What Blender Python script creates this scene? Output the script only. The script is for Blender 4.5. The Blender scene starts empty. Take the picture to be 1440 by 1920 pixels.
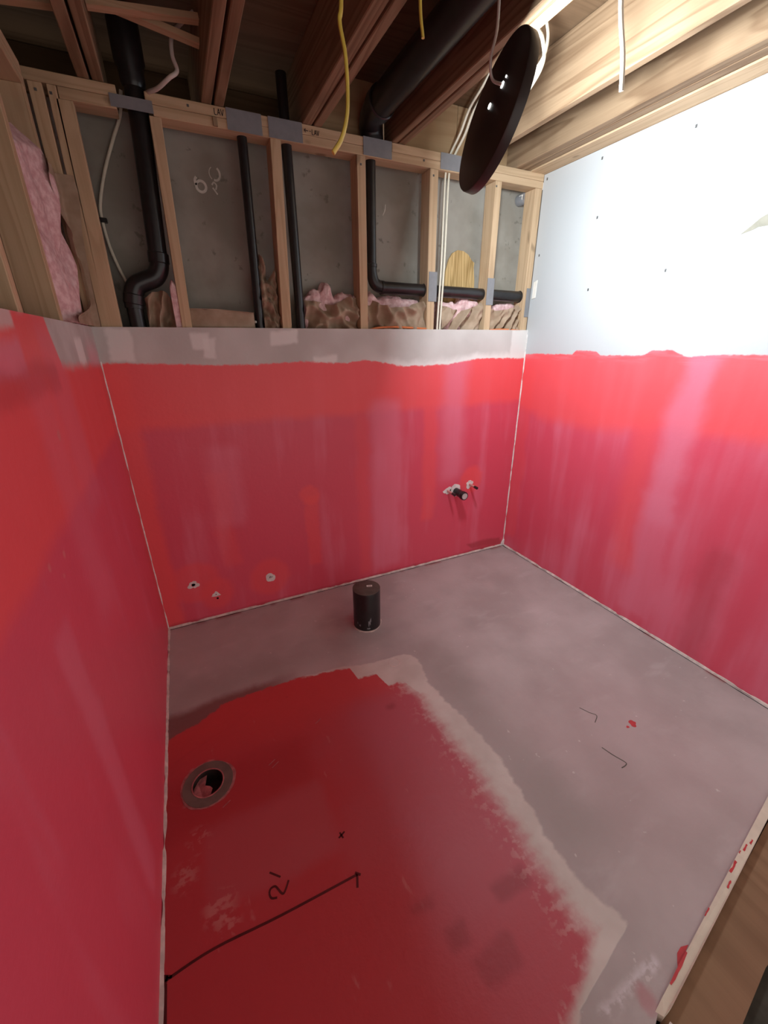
import bpy, bmesh, math, random
from mathutils import Vector, Matrix, noise as mnoise
random.seed(7)
S = bpy.context.scene
COL = S.collection

# ------------------------------------------------------------------ camera
# room frame: left wall x = 0, back wall y = 0, floor z = 0, right wall x = W
W = 2.344
F_PX, PITCH, YAW, ROLL = 766.4, 0.39315, 0.43911, -0.00658
cam_d = bpy.data.cameras.new('camera')
cam = bpy.data.objects.new('camera', cam_d); COL.objects.link(cam)
fw = Vector((math.sin(YAW) * math.cos(PITCH), math.cos(YAW) * math.cos(PITCH), -math.sin(PITCH)))
rt = Vector((math.cos(YAW), -math.sin(YAW), 0)); up = rt.cross(fw)
c_, s_ = math.cos(ROLL), math.sin(ROLL)
rt, up = c_ * rt + s_ * up, c_ * up - s_ * rt
cam.matrix_world = Matrix(((rt.x, up.x, -fw.x, .2992), (rt.y, up.y, -fw.y, -2.181), (rt.z, up.z, -fw.z, 1.458), (0, 0, 0, 1)))
cam_d.sensor_width = 36; cam_d.lens = F_PX / 1920 * 36; cam_d.clip_start = .02
S.camera = cam

# ------------------------------------------------------------------ world, exposure
wd = bpy.data.worlds.new('world'); S.world = wd; wd.use_nodes = True
WB = wd.node_tree.nodes['Background']
WB.inputs[0].default_value = (1.0, .91, .84, 1); WB.inputs[1].default_value = .82
LAMP_STRENGTH = 145.0
LAMP_COLOR = (.88, .96, 1.0)
S.view_settings.view_transform = 'Standard'; S.view_settings.look = 'None'
S.view_settings.exposure = 0.25; S.view_settings.gamma = 1.0; S.view_settings.use_curve_mapping = False
S.cycles.max_bounces = 10; S.cycles.diffuse_bounces = 6

# ------------------------------------------------------------------ node helpers
def srgb(r, g, b):
    f = lambda c: (c / 12.92 if c <= .04045 else ((c + .055) / 1.055) ** 2.4)
    return (f(r / 255), f(g / 255), f(b / 255), 1)

class E:                                              # a socket that does arithmetic
    def __init__(s, nt, so): s.nt, s.so = nt, so
    def _m(s, op, *a, clamp=False):
        n = s.nt.nodes.new('ShaderNodeMath'); n.operation = op; n.use_clamp = clamp
        for i, x in enumerate((s,) + a):
            if isinstance(x, E): s.nt.links.new(x.so, n.inputs[i])
            else: n.inputs[i].default_value = x
        return E(s.nt, n.outputs[0])
    def __add__(s, o): return s._m('ADD', o)
    def __sub__(s, o): return s._m('SUBTRACT', o)
    def __mul__(s, o): return s._m('MULTIPLY', o)
    __radd__ = __add__; __rmul__ = __mul__
    def __rsub__(s, o): return (s * -1.0) + o
    def mx(s, o): return s._m('MAXIMUM', o)
    def mn(s, o): return s._m('MINIMUM', o)
    def clamp(s): return s._m('ADD', 0.0, clamp=True)

class NT:
    def __init__(s, name, rough=.6, spec=.5):
        s.m = bpy.data.materials.new(name); s.m.use_nodes = True
        s.nt = s.m.node_tree; s.b = s.nt.nodes['Principled BSDF']
        s.b.inputs['Roughness'].default_value = rough
        s.b.inputs['Specular IOR Level'].default_value = spec
        s.tc = s.nt.nodes.new('ShaderNodeTexCoord')
    def pos(s):
        g = s.nt.nodes.new('ShaderNodeNewGeometry')
        x = s.nt.nodes.new('ShaderNodeSeparateXYZ'); s.nt.links.new(g.outputs['Position'], x.inputs[0])
        s.P = g.outputs['Position']
        return [E(s.nt, x.outputs[i]) for i in range(3)]
    def obj_coord(s, scale=(1, 1, 1), randomize=True):
        mp = s.nt.nodes.new('ShaderNodeMapping'); mp.inputs['Scale'].default_value = scale
        s.nt.links.new(s.tc.outputs['Object'], mp.inputs[0])
        if randomize:
            oi = s.nt.nodes.new('ShaderNodeObjectInfo'); k = E(s.nt, oi.outputs['Random']) * 37.0
            cx = s.nt.nodes.new('ShaderNodeCombineXYZ')
            for i in range(3): s.nt.links.new(k.so, cx.inputs[i])
            s.nt.links.new(cx.outputs[0], mp.inputs['Location'])
        return mp.outputs[0]
    def noise(s, vec, scale, detail=3, rough=.55, dist=0):
        n = s.nt.nodes.new('ShaderNodeTexNoise'); s.nt.links.new(vec, n.inputs['Vector'])
        n.inputs['Scale'].default_value = scale; n.inputs['Detail'].default_value = detail
        n.inputs['Roughness'].default_value = rough; n.inputs['Distortion'].default_value = dist
        return E(s.nt, n.outputs[0])
    def scaled(s, vec, sc):
        n = s.nt.nodes.new('ShaderNodeMapping'); s.nt.links.new(vec, n.inputs[0]); n.inputs['Scale'].default_value = sc
        return n.outputs[0]
    def step(s, e, a, b):                             # smooth 0..1 between a and b (a > b: falling)
        inv = a > b
        if inv: a, b = b, a
        n = s.nt.nodes.new('ShaderNodeMapRange'); n.interpolation_type = 'SMOOTHSTEP'
        s.nt.links.new(e.so, n.inputs['Value']); n.inputs['From Min'].default_value = a; n.inputs['From Max'].default_value = b
        n.inputs['To Min'].default_value, n.inputs['To Max'].default_value = (1, 0) if inv else (0, 1)
        return E(s.nt, n.outputs[0])
    def box(s, u, v, u0, u1, v0, v1, sf):
        h = sf / 2
        return s.step(u, u0 - h, u0 + h) * s.step(u, u1 + h, u1 - h) * s.step(v, v0 - h, v0 + h) * s.step(v, v1 + h, v1 - h)
    def disc(s, u, v, cu, cv, r, sf):
        du, dv = u - cu, v - cv
        return s.step((du * du + dv * dv)._m('SQRT'), r + sf / 2, r - sf / 2)
    def curve(s, e, pts):                             # piecewise linear y(x)
        xs = [p[0] for p in pts]; ys = [p[1] for p in pts]
        x0, x1, y0, y1 = min(xs), max(xs), min(ys) - .01, max(ys) + .01
        n = s.nt.nodes.new('ShaderNodeFloatCurve'); c = n.mapping.curves[0]
        q = [((x - x0) / (x1 - x0), (y - y0) / (y1 - y0)) for x, y in sorted(pts)]
        while len(c.points) < len(q): c.points.new(.5, .5)
        for p, xy in zip(c.points, q): p.location = xy; p.handle_type = 'VECTOR'
        n.mapping.update()
        t = ((e - x0) * (1 / (x1 - x0))).clamp(); s.nt.links.new(t.so, n.inputs['Value'])
        return E(s.nt, n.outputs[0]) * (y1 - y0) + y0
    def mix(s, a, b, f):
        n = s.nt.nodes.new('ShaderNodeMix'); n.data_type = 'RGBA'
        for i, x in ((6, a), (7, b)):
            if isinstance(x, tuple): n.inputs[i].default_value = x
            else: s.nt.links.new(x, n.inputs[i])
        if isinstance(f, E): s.nt.links.new(f.so, n.inputs[0])
        else: n.inputs[0].default_value = f
        return n.outputs[2]
    def color(s, c):
        if isinstance(c, tuple): s.b.inputs['Base Color'].default_value = c
        else: s.nt.links.new(c, s.b.inputs['Base Color'])
    def rough(s, e): s.nt.links.new(e.so, s.b.inputs['Roughness'])
    def bump(s, e, strength=.3, dist=.01):
        n = s.nt.nodes.new('ShaderNodeBump'); n.inputs['Strength'].default_value = strength; n.inputs['Distance'].default_value = dist
        s.nt.links.new(e.so, n.inputs['Height']); s.nt.links.new(n.outputs[0], s.b.inputs['Normal'])

# ------------------------------------------------------------------ materials
RED_B = (.86, .098, .104, 1)      # full coat of membrane
RED_C = (.68, .082, .135, 1)      # thinner, cooler coat
RED_P = (.74, .19, .28, 1)      # milky thin coat; also painted sheen on the right wall
BOARD = (.62, .60, .58, 1)
SKIM = (.80, .78, .76, 1)

def mat_wall_back():
    m = NT('back_wall_membrane', .42, .45); x, y, z = m.pos()
    n1 = m.noise(m.P, 5, 3) - .5; n2 = m.noise(m.P, 38, 3) - .5; n3 = m.noise(m.P, 2.2, 2) - .5
    st = m.noise(m.scaled(m.P, (9, 9, 1.1)), 1.0, 3) - .5
    u = x + n1 * .07 + n2 * .012; v = z + n1 * .05 + n2 * .012
    c = m.mix(RED_C, RED_P, m.step(st + n3 * .5, -.02, .28) * .55)
    band = m.step(v, 1.06, 1.125) * .8
    c = m.mix(c, RED_B, band)
    c = m.mix(c, RED_B, m.step(u, .11, .06) * .75)
    c = m.mix(c, RED_B, m.box(u, v, .33, .43, .3, .85, .05) * .4)
    c = m.mix(c, RED_B, m.box(u, v, .82, .90, .2, .64, .03) * .5)
    c = m.mix(c, RED_B, m.disc(u, v, .855, .65, .06, .03) * .6)
    c = m.mix(c, RED_P, m.box(u, v, .34, .50, .55, .98, .08) * .45)
    c = m.mix(c, RED_P, m.box(u, v, 1.24, 1.44, .05, 1.15, .08) * .6)
    c = m.mix(c, RED_B, m.box(u, v, 1.15, 1.225, .05, 1.08, .05) * .35)
    c = m.mix(c, RED_B, m.box(u, v, 1.60, 1.70, .35, 1.1, .05) * .55)
    c = m.mix(c, RED_P, m.box(u, v, 1.73, 1.90, .6, 1.4, .12) * .65)
    c = m.mix(c, RED_B, m.disc(u, v, 1.99, .58, .09, .04) * .7)
    for cu, cv, r in ((.175, .245, .12), (.28, .15, .09), (.578, .18, .115)):
        c = m.mix(c, (.84, .09, .10, 1), m.disc(u, v, cu, cv, r, .05) * .6)
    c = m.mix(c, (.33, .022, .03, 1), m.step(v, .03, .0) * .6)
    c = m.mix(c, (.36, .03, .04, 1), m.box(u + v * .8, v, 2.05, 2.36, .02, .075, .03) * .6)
    # unpainted strip above the ragged membrane edge
    top = m.curve(x, [(0, 1.383), (.3, 1.372), (.6, 1.362), (.9, 1.372), (1.1, 1.356), (1.22, 1.372), (1.45, 1.333), (1.75, 1.335), (1.85, 1.35), (2.0, 1.362), (2.344, 1.362)])
    e = z + n2 * .022 + n1 * .02 - top
    bd = m.mix((.50, .47, .45, 1), BOARD, m.step(n3 + n1 * .4, -.2, .2))
    for (a, b_, c0, d) in ((.035, .13, 1.385, 1.515), (.36, .44, 1.43, 1.50), (.41, .47, 1.40, 1.48), (.73, .85, 1.455, 1.515), (2.22, 2.36, 1.36, 1.53), (.93, 1.05, 1.36, 1.395)):
        bd = m.mix(bd, SKIM, m.box(u, v, a, b_, c0, d, .018) * .75)
    bd = m.mix(bd, SKIM, m.step(e + n1 * .08, .05, .0) * m.step(x, 1.15, 1.5) * .9)
    k = m.step(e, -.006, .005)
    c = m.mix(c, bd, k)
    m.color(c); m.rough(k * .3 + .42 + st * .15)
    m.bump(m.noise(m.P, 60, 3) + m.noise(m.P, 9, 2) * 2, .10, .006)
    return m.m

def mat_wall_left():
    m = NT('left_wall_membrane', .42, .45); x, y, z = m.pos()
    n1 = m.noise(m.P, 5, 3) - .5; n2 = m.noise(m.P, 38, 3) - .5; n3 = m.noise(m.P, 2.2, 2) - .5
    st = m.noise(m.scaled(m.P, (9, 8, .9)), 1.0, 3) - .5
    u = y + n1 * .05 + n2 * .012; v = z + n1 * .05 + n2 * .012
    c = m.mix(RED_C, RED_P, m.step(st + n3 * .5, .02, .34) * .45)
    # the second coat covers a slab above z = 1.08 that runs on towards the door
    low = m.curve(y, [(-2.2, 1.02), (-1.3, 1.07), (-.5, 1.09), (0, 1.1)])
    c = m.mix(c, RED_B, m.step(v - low, -.03, .03) * .8)
    c = m.mix(c, RED_P, m.box(u, v, -1.05, -.88, .75, 1.42, .1) * .3)
    c = m.mix(c, RED_P, m.box(u, v, -1.36, -1.26, .1, .95, .04) * .4)
    c = m.mix(c, RED_P, m.box(u, v, -.86, -.66, 1.0, 1.5, .08) * .35)
    c = m.mix(c, RED_P, m.box(u, v, -1.6, -1.0, 1.40, 1.47, .03) * .75)
    c = m.mix(c, (.32, .026, .04, 1), m.box(u, v, -1.5, -.75, 1.35, 1.415, .04) * .35)
    c = m.mix(c, (.62, .045, .05, 1), m.step(u, -.12, -.06) * .4)
    for a, b_, r in ((-1.16, 1.03, .008), (-.93, 1.24, .012), (-1.26, 1.05, .008), (-1.2, 1.0, .006)):
        c = m.mix(c, (.72, .22, .22, 1), m.disc(u, v, a, b_, r, .008) * .7)
    # bare board at the corner
    e = m.step(z + n1 * .05 + n2 * .02 - m.curve(y, [(-2, 1.53), (-.74, 1.53), (-.68, 1.40), (-.3, 1.39), (0, 1.375)]), -.02, .02)
    bd = m.mix((.46, .42, .40, 1), BOARD, m.step(n3 + n1, -.2, .3))
    bd = m.mix(bd, SKIM, m.box(u, v, -.42, -.30, 1.395, 1.48, .02) * .8)
    bd = m.mix(bd, RED_P, m.box(u, v, -.24, -.03, 1.33, 1.45, .1) * .5)
    c = m.mix(c, bd, e)
    c = m.mix(c, BOARD, m.box(u, v, -1.25, -1.0, 1.49, 1.60, .02) * .7)
    m.color(c); m.rough(e * .3 + .42 + st * .15)
    m.bump(m.noise(m.P, 60, 3) + m.noise(m.P, 9, 2) * 2, .10, .006)
    return m.m

def mat_wall_right():
    m = NT('right_wall_membrane', .42, .45); x, y, z = m.pos()
    n1 = m.noise(m.P, 5, 3) - .5; n2 = m.noise(m.P, 38, 3) - .5; n3 = m.noise(m.P, 2.2, 2) - .5
    st = m.noise(m.scaled(m.P, (9, 7, .8)), 1.0, 3) - .5
    u = y + n1 * .09 + n2 * .012 + n3 * .10; v = z + n1 * .06 + n2 * .012 + n3 * .06
    c = m.mix(RED_C, RED_P, m.step(st + n3 * .5, -.14, .26) * .7)  # milky share raised so the colour carries extra lamp brightness
    low = m.curve(y, [(-1.6, 1.09), (-.95, 1.06), (-.9, 1.05), (-.6, .99), (-.2, 1.0), (0, 1.05)])
    c = m.mix(c, RED_B, m.step(v - low, -.05, .05) * .75)
    c = m.mix(c, RED_P, m.box(u, v, -1.13, -1.0, .6, 1.42, .09) * .75)  # pink stripe puts the lamp's glossy sheen into the colour
    c = m.mix(c, RED_P, m.box(u, v, -1.15, -.97, .05, .75, .06) * .55)
    c = m.mix(c, RED_B, m.box(u, v, -.98, -.85, .3, 1.1, .12) * .5)
    c = m.mix(c, RED_B, m.box(u, v, -.12, -.0, .1, 1.3, .05) * .35)
    c = m.mix(c, (.40, .035, .05, 1), m.box(u, v, -1.42, -1.3, .0, .6, .08) * .35)
    c = m.mix(c, (.70, .14, .18, 1), m.box(u, v, -.80, -.62, 1.385, 1.45, .01) * .0)
    top = m.curve(y, [(-2.4, 1.40), (-1.32, 1.405), (-1.1, 1.40), (-1.02, 1.392), (-1.0, 1.39), (-.93, 1.418), (-.84, 1.416), (-.80, 1.392), (-.56, 1.388), (-.53, 1.405), (-.40, 1.412), (-.38, 1.39), (-.1, 1.388), (0, 1.382)])
    e = z + n2 * .014 + n1 * .008 - top
    k = m.step(e, -.004, .004)
    edge = m.step(e, -.05, -.005) * m.step(m.noise(m.scaled(m.P, (1, 1, 12)), 8, 2), .42, .6) * .35
    c = m.mix(c, (.74, .22, .27, 1), edge)
    c = m.mix(c, (.49, .515, .53, 1), k)
    m.color(c); m.rough(k * .25 + .42 + st * .15)
    m.bump(m.noise(m.P, 60, 3) + m.noise(m.P, 9, 2) * 2, .08, .006)
    return m.m

def mat_floor():
    m = NT('floor_membrane', .55, .4); x, y, z = m.pos()
    n1 = m.noise(m.P, 6, 3) - .5; n2 = m.noise(m.P, 40, 4) - .5; n3 = m.noise(m.P, 1.9, 2) - .5
    nb = m.noise(m.scaled(m.P, (3.5, 30, 1)), 1.0, 3) - .5          # strokes across the edge
    u = x + n1 * .05 + n2 * .016; v = y + n1 * .05 + n2 * .016
    g = m.mix((.345, .312, .300, 1), (.445, .405, .395, 1), m.step(n3 + n1 * .5, -.22, .25))
    g = m.mix(g, (.50, .475, .47, 1), m.step(m.noise(m.scaled(m.P, (3, 7, 1)), 1.3, 4), .56, .72) * .35)
    g = m.mix(g, (.36, .24, .24, 1), m.box(u, v, 1.2, 1.95, -2.0, -1.2, .5) * .35)
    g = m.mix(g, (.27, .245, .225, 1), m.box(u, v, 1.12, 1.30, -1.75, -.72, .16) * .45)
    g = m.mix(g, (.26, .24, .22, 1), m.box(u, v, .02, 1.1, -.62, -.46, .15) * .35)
    g = m.mix(g, (.62, .60, .58, 1), m.step(m.noise(m.P, 26, 3), .69, .73) * .5)
    g = m.mix(g, (.62, .60, .62, 1), m.box(u, v + (u - 1.03) * -.07, .93, 1.15, -2.012, -1.992, .02) * m.step(n2 + nb, -.15, .1) * .8)
    g = m.mix(g, (.40, .10, .12, 1), m.disc(u, v, 1.06, -2.028, .022, .025) * .45)
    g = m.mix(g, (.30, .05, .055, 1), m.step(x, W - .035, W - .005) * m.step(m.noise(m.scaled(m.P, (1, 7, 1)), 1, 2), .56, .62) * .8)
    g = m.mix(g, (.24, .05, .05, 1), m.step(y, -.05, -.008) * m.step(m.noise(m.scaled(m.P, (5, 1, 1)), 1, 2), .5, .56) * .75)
    # cement feather around the red field
    uo = m.curve(y, [(-2.3, .5), (-2.03, .83), (-1.975, .90), (-1.945, 1.05), (-1.92, 1.145), (-1.88, 1.125), (-1.8, 1.10), (-1.66, 1.105), (-1.4, 1.15), (-1.2, 1.13), (-.95, 1.10), (-.8, 1.125), (-.74, 1.09)])
    vo = m.curve(x, [(0, -.90), (.5, -.70), (.6, -.667), (.87, -.715), (1.085, -.745), (1.15, -.76)])
    bm_ = m.step(u - uo + nb * .03, .008, -.008) * m.step(v - vo, .006, -.006)
    c = m.mix(g, m.mix((.50, .46, .42, 1), (.60, .565, .52, 1), m.step(n1, -.2, .2)), bm_)
    # brownish first wash beside the left wall
    c = m.mix(c, (.17, .055, .05, 1), m.box(u, v - x * .05, -.1, .56, -.79, -.645, .05) * m.step(x, .62, .35) * .85)
    ui = m.curve(y, [(-2.3, .55), (-2.03, .80), (-1.97, .87), (-1.94, .96), (-1.90, 1.03), (-1.77, 1.02), (-1.6, 1.03), (-1.38, 1.035), (-1.2, 1.02), (-1.0, 1.02), (-.93, .99)])
    vi = m.curve(x, [(0, -.77), (.1, -.735), (.23, -.672), (.42, -.66), (.6, -.675), (.72, -.70), (.80, -.72), (.81, -.79), (.90, -.80), (.92, -.89), (1.0, -.91), (1.03, -.99)])
    r_ = m.step(u - ui + nb * .045 + n2 * .035, .05, -.045) * m.step(v - vi + n2 * .02, .007, -.007)
    red = m.mix((.42, .046, .054, 1), (.42, .070, .092, 1), m.step(u + n1 * .1, .45, .85))
    red = m.mix(red, (.54, .056, .055, 1), m.step(v + u * .10 + n1 * .05, -1.0, -.72) * .7)
    red = m.mix(red, (.43, .095, .125, 1), m.box(u, v, .70, 1.06, -1.75, -.93, .14) * .75)
    red = m.mix(red, (.41, .07, .085, 1), m.step(n3 + n1 * .6, .0, .3) * .5)
    red = m.mix(red, (.42, .085, .10, 1), m.box(u, v, .12, .50, -1.42, -1.17, .05) * .6)
    red = m.mix(red, (.34, .028, .032, 1), m.box(u, v, -.1, .5, -1.18, -.98, .10) * .6)
    red = m.mix(red, (.52, .20, .19, 1), m.step(m.noise(m.scaled(m.P, (16, 6, 1)), 1.2, 4), .66, .74) * .45)
    red = m.mix(red, (.20, .02, .03, 1), m.step(m.noise(m.scaled(m.P, (9, 14, 1)), 1.0, 2), .73, .76) * .6)
    for (a, b_, d, e_, k) in ((.86, .98, -1.74, -1.69, .5), (.69, .75, -1.76, -1.71, .45), (.62, .70, -1.66, -1.645, .5), (.86, .90, -1.01, -.99, .6), (.72, .84, -1.86, -1.79, .4)):
        red = m.mix(red, (.22, .03, .04, 1), m.box(u, v, a, b_, d, e_, .03) * k)
    for a, b_, r in ((.06, -1.29, .035), (.145, -1.41, .04), (.165, -1.46, .03), (.105, -1.20, .035)):
        red = m.mix(red, (.50, .19, .18, 1), m.disc(u, v, a, b_, r, .04) * m.step(n2 + nb, -.02, .12) * .7)
    c = m.mix(c, red, r_)
    c = m.mix(c, (.58, .38, .36, 1), r_ * m.step(u - ui, -.11, .02) * m.step(n2 + nb * .4, .02, .12) * .55)
    c = m.mix(c, (.58, .36, .33, 1), m.disc(u, v, .142, -1.02, .10, .012) * m.step(n1, .02, .08) * .75)
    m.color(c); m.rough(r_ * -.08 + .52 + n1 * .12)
    m.bump(m.noise(m.P, 50, 4) + bm_ * .6 + m.noise(m.P, 8, 2) * 1.5, .22, .006)
    return m.m

def mat_wood(name, axis, c0, c1, knots=True, ring=11, rough=.7):
    m = NT(name, rough, .25)
    sc = [1, 1, 1]; sc[axis] = .055
    v = m.obj_coord(tuple(sc))
    a = m.noise(v, ring, 2, .4, .5); g = (a * 9.0)._m('FRACT'); g = m.step(g, 0, .55) * m.step(g, 1.0, .8)
    sc2 = [1, 1, 1]; sc2[axis] = .03
    f = m.noise(m.obj_coord(tuple(sc2)), 160, 2)
    c = m.mix(c0, c1, (g * .55 + f * .55 - .05).clamp())
    if knots:
        sk = [1, 1, 1]; sk[axis] = .5
        k = m.noise(m.obj_coord(tuple(sk)), 9, 1)
        c = m.mix(c, tuple(x * .45 for x in c0[:3]) + (1,), m.step(k, .735, .78) * .7)
    lo = m.noise(m.obj_coord((1, 1, 1)), 4, 2)
    c = m.mix(c, tuple(x * .72 for x in c0[:3]) + (1,), m.step(lo, .5, .75) * .4)
    m.color(c); m.bump(g * .5 + f, .15, .002)
    return m.m

def plain(name, col, rough=.5, spec=.5, var=.15, scale=30, metal=0, bump=0):
    m = NT(name, rough, spec); v = m.obj_coord()
    n = m.noise(v, scale, 3)
    m.color(m.mix(tuple(c * (1 - var) for c in col[:3]) + (1,), tuple(min(1, c * (1 + var)) for c in col[:3]) + (1,), m.step(n, .3, .7)))
    m.b.inputs['Metallic'].default_value = metal
    if bump: m.bump(m.noise(v, scale * 2, 3), bump, .004)
    return m.m

def mat_concrete():
    m = NT('concrete', .85, .2); x, y, z = m.pos()
    n = m.noise(m.P, 3, 4); n2 = m.noise(m.P, 22, 4)
    c = m.mix((.27, .255, .22, 1), (.37, .355, .315, 1), m.step(n, .35, .65))
    c = m.mix(c, (.17, .165, .14, 1), m.step(n2, .64, .72) * .7)
    c = m.mix(c, (.50, .49, .46, 1), m.step(m.noise(m.scaled(m.P, (14, 1, 3)), 1.2, 4), .68, .76) * .55)
    m.color(c); m.bump(n2, .3, .004); return m.m

def mat_kraft():
    m = NT('kraft_paper', .75, .3); v = m.obj_coord()
    c = m.mix((.33, .235, .16, 1), (.44, .33, .24, 1), m.step(m.noise(v, 14, 3), .3, .7))
    m.color(c); m.bump(m.noise(v, 70, 3), .2, .003); return m.m

def mat_fluff():
    m = NT('pink_fibreglass', .95, .1); v = m.obj_coord()
    c = m.mix((.62, .36, .37, 1), (.82, .60, .60, 1), m.step(m.noise(v, 45, 4), .3, .7))
    m.color(c); m.bump(m.noise(v, 60, 4), .35, .008); return m.m

def mat_emit(name, col, st):
    m = NT(name); m.b.inputs['Base Color'].default_value = (.8, .8, .8, 1)
    m.b.inputs['Emission Color'].default_value = tuple(col) + (1,); m.b.inputs['Emission Strength'].default_value = st
    return m.m

WOODC = ((.47, .325, .195, 1), (.61, .445, .285, 1))
JOISTC = ((.17, .10, .055, 1), (.34, .235, .145, 1))
M = dict(
    wall_back=mat_wall_back(), wall_left=mat_wall_left(), wall_right=mat_wall_right(), floor=mat_floor(),
    wx=mat_wood('spruce_along_x', 0, *WOODC), wy=mat_wood('spruce_along_y', 1, *WOODC), wz=mat_wood('spruce_along_z', 2, *WOODC),
    jy=mat_wood('joist_lumber', 1, *JOISTC, knots=False, ring=9), jx=mat_wood('rim_board_wood', 0, (.40, .26, .14, 1), (.48, .33, .19, 1), knots=False, ring=6),
    sheath=mat_wood('subfloor_sheathing', 0, (.13, .08, .045, 1), (.19, .12, .07, 1), knots=False, ring=7),
    ply=mat_wood('old_plywood', 1, (.19, .108, .06, 1), (.25, .148, .085, 1), knots=False, ring=3),
    plyz=mat_wood('plywood_patch_wood', 2, (.30, .185, .06, 1), (.70, .50, .24, 1), knots=False, ring=26),
    concrete=mat_concrete(), kraft=mat_kraft(), fluff=mat_fluff(),
    abs=plain('black_abs_plastic', (.014, .013, .014, 1), .32, .5, .2), cut=plain('dark_grey_cap', (.085, .08, .065, 1), .6, .4, .15),
    plate=plain('grey_plate_steel', (.23, .235, .25, 1), .45, .5, .06, metal=.0),
    yellow=plain('yellow_cable_jacket', (.60, .47, .075, 1), .4, .5, .08), white=plain('white_cable_jacket', (.78, .75, .62, 1), .45, .5, .05),
    cord=plain('lamp_cord_jacket', (.62, .57, .52, 1), .45, .5, .05),
    lampwhite=plain('white_acrylic', (.62, .60, .56, 1), .4, .5, .03), lampblack=plain('dark_bronze_metal', (.036, .028, .027, 1), .38, .5, .15, 8),
    orange=plain('orange_cable_jacket', (.62, .18, .06, 1), .5, .4, .08), ink=plain('dark_marker_ink', (.085, .014, .016, 1), .7, .2),
    caulk=plain('caulk_bead', (.58, .50, .46, 1), .7, .3, .2, 30), caulk_w=plain('white_filler', (.74, .72, .70, 1), .7, .3, .12, 40),
    pencil=plain('pencil_lead', (.035, .03, .03, 1), .7, .2), chalk=plain('white_chalk', (.62, .60, .55, 1), .9, .1, .1), dark=plain('dark_gap', (.012, .01, .01, 1), .9, .1),
    throat=plain('drain_plastic', (.030, .022, .020, 1), .35, .5, .2), flange=plain('drain_flange_plastic', (.135, .105, .088, 1), .5, .4, .15, 20),
    film=plain('pinkish_film', (.36, .13, .13, 1), .3, .5, .25, 60), copper=plain('pink_supply_tube', (.62, .27, .25, 1), .4, .5, .1),
    greyplug=plain('grey_plug', (.45, .44, .43, 1), .5, .4), steel=plain('screw_steel', (.10, .10, .10, 1), .5, .5),
    paper=plain('torn_board_paper', (.27, .26, .215, 1), .9, .1, .1), label=plain('white_sticker', (.80, .78, .72, 1), .6, .3, .03),
    redspot=plain('membrane_drip', (.46, .04, .045, 1), .4, .5, .1), slab=plain('hall_slab', (.05, .045, .035, 1), .9, .2),
    edge=plain('cement_board_edge', (.60, .54, .44, 1), .8, .2, .06, 20),
)
M['lit'] = mat_emit('lit_diffuser', LAMP_COLOR, LAMP_STRENGTH)
M['leak'] = mat_emit('light_leak', (1, .98, .95), 9)

# ------------------------------------------------------------------ object helpers
def wloc(o):
    v = Vector((0, 0, 0))
    while o: v += o.location; o = o.parent
    return v
def tag(o, label=None, cat=None, group=None, kind=None):
    for k, x in (('label', label), ('category', cat), ('group', group), ('kind', kind)):
        if x: o[k] = x
    return o
def new(name, verts, faces, mat, parent=None, origin=None, smooth=False):
    vs = [Vector(v) for v in verts]
    if origin is None:
        lo = [min(v[i] for v in vs) for i in range(3)]; hi = [max(v[i] for v in vs) for i in range(3)]
        origin = ((lo[0] + hi[0]) / 2, (lo[1] + hi[1]) / 2, lo[2])
    origin = Vector(origin)
    me = bpy.data.meshes.new(name); me.from_pydata([v - origin for v in vs], [], faces)
    bm = bmesh.new(); bm.from_mesh(me); bmesh.ops.recalc_face_normals(bm, faces=bm.faces); bm.to_mesh(me); bm.free()
    if smooth:
        me.polygons.foreach_set('use_smooth', [True] * len(me.polygons))
        try: me.set_sharp_from_angle(angle=math.radians(40))
        except Exception: pass
    me.materials.append(mat)
    o = bpy.data.objects.new(name, me); COL.objects.link(o)
    if parent: o.parent = parent; o.location = origin - wloc(parent)
    else: o.location = origin
    return o
def empty(name, loc):
    o = bpy.data.objects.new(name, None); COL.objects.link(o); o.location = loc; o.empty_display_size = .05; return o
BOXF = [(0, 1, 3, 2), (4, 6, 7, 5), (0, 4, 5, 1), (2, 3, 7, 6), (0, 2, 6, 4), (1, 5, 7, 3)]
def boxv(x0, x1, y0, y1, z0, z1): return [(x, y, z) for x in (x0, x1) for y in (y0, y1) for z in (z0, z1)]
def box(name, x0, x1, y0, y1, z0, z1, mat, parent=None, bev=.002, top=(0, 0)):
    vs = [Vector(v) + (Vector((top[0], top[1], 0)) if v[2] == z1 else Vector()) for v in boxv(x0, x1, y0, y1, z0, z1)]
    if not bev: return new(name, vs, BOXF, mat, parent)
    bm = bmesh.new(); bv = [bm.verts.new(v) for v in vs]
    for f in BOXF: bm.faces.new([bv[i] for i in f])
    bmesh.ops.recalc_face_normals(bm, faces=bm.faces)
    bmesh.ops.bevel(bm, geom=bm.edges[:], offset=bev, segments=1, affect='EDGES')
    bm.verts.index_update()
    r = ([v.co.copy() for v in bm.verts], [[v.index for v in f.verts] for f in bm.faces]); bm.free()
    return new(name, r[0], r[1], mat, parent)
def spline(pts, n=8):                                  # catmull-rom
    P = [Vector(p) for p in pts]; P = [P[0] * 2 - P[1]] + P + [P[-1] * 2 - P[-2]]; out = []
    for i in range(1, len(P) - 2):
        for k in range(n):
            t = k / n; a, b, c, d = P[i - 1:i + 3]
            out.append(.5 * ((2 * b) + (c - a) * t + (2 * a - 5 * b + 4 * c - d) * t * t + (3 * b - a - 3 * c + d) * t ** 3))
    return out + [P[-2]]
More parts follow.
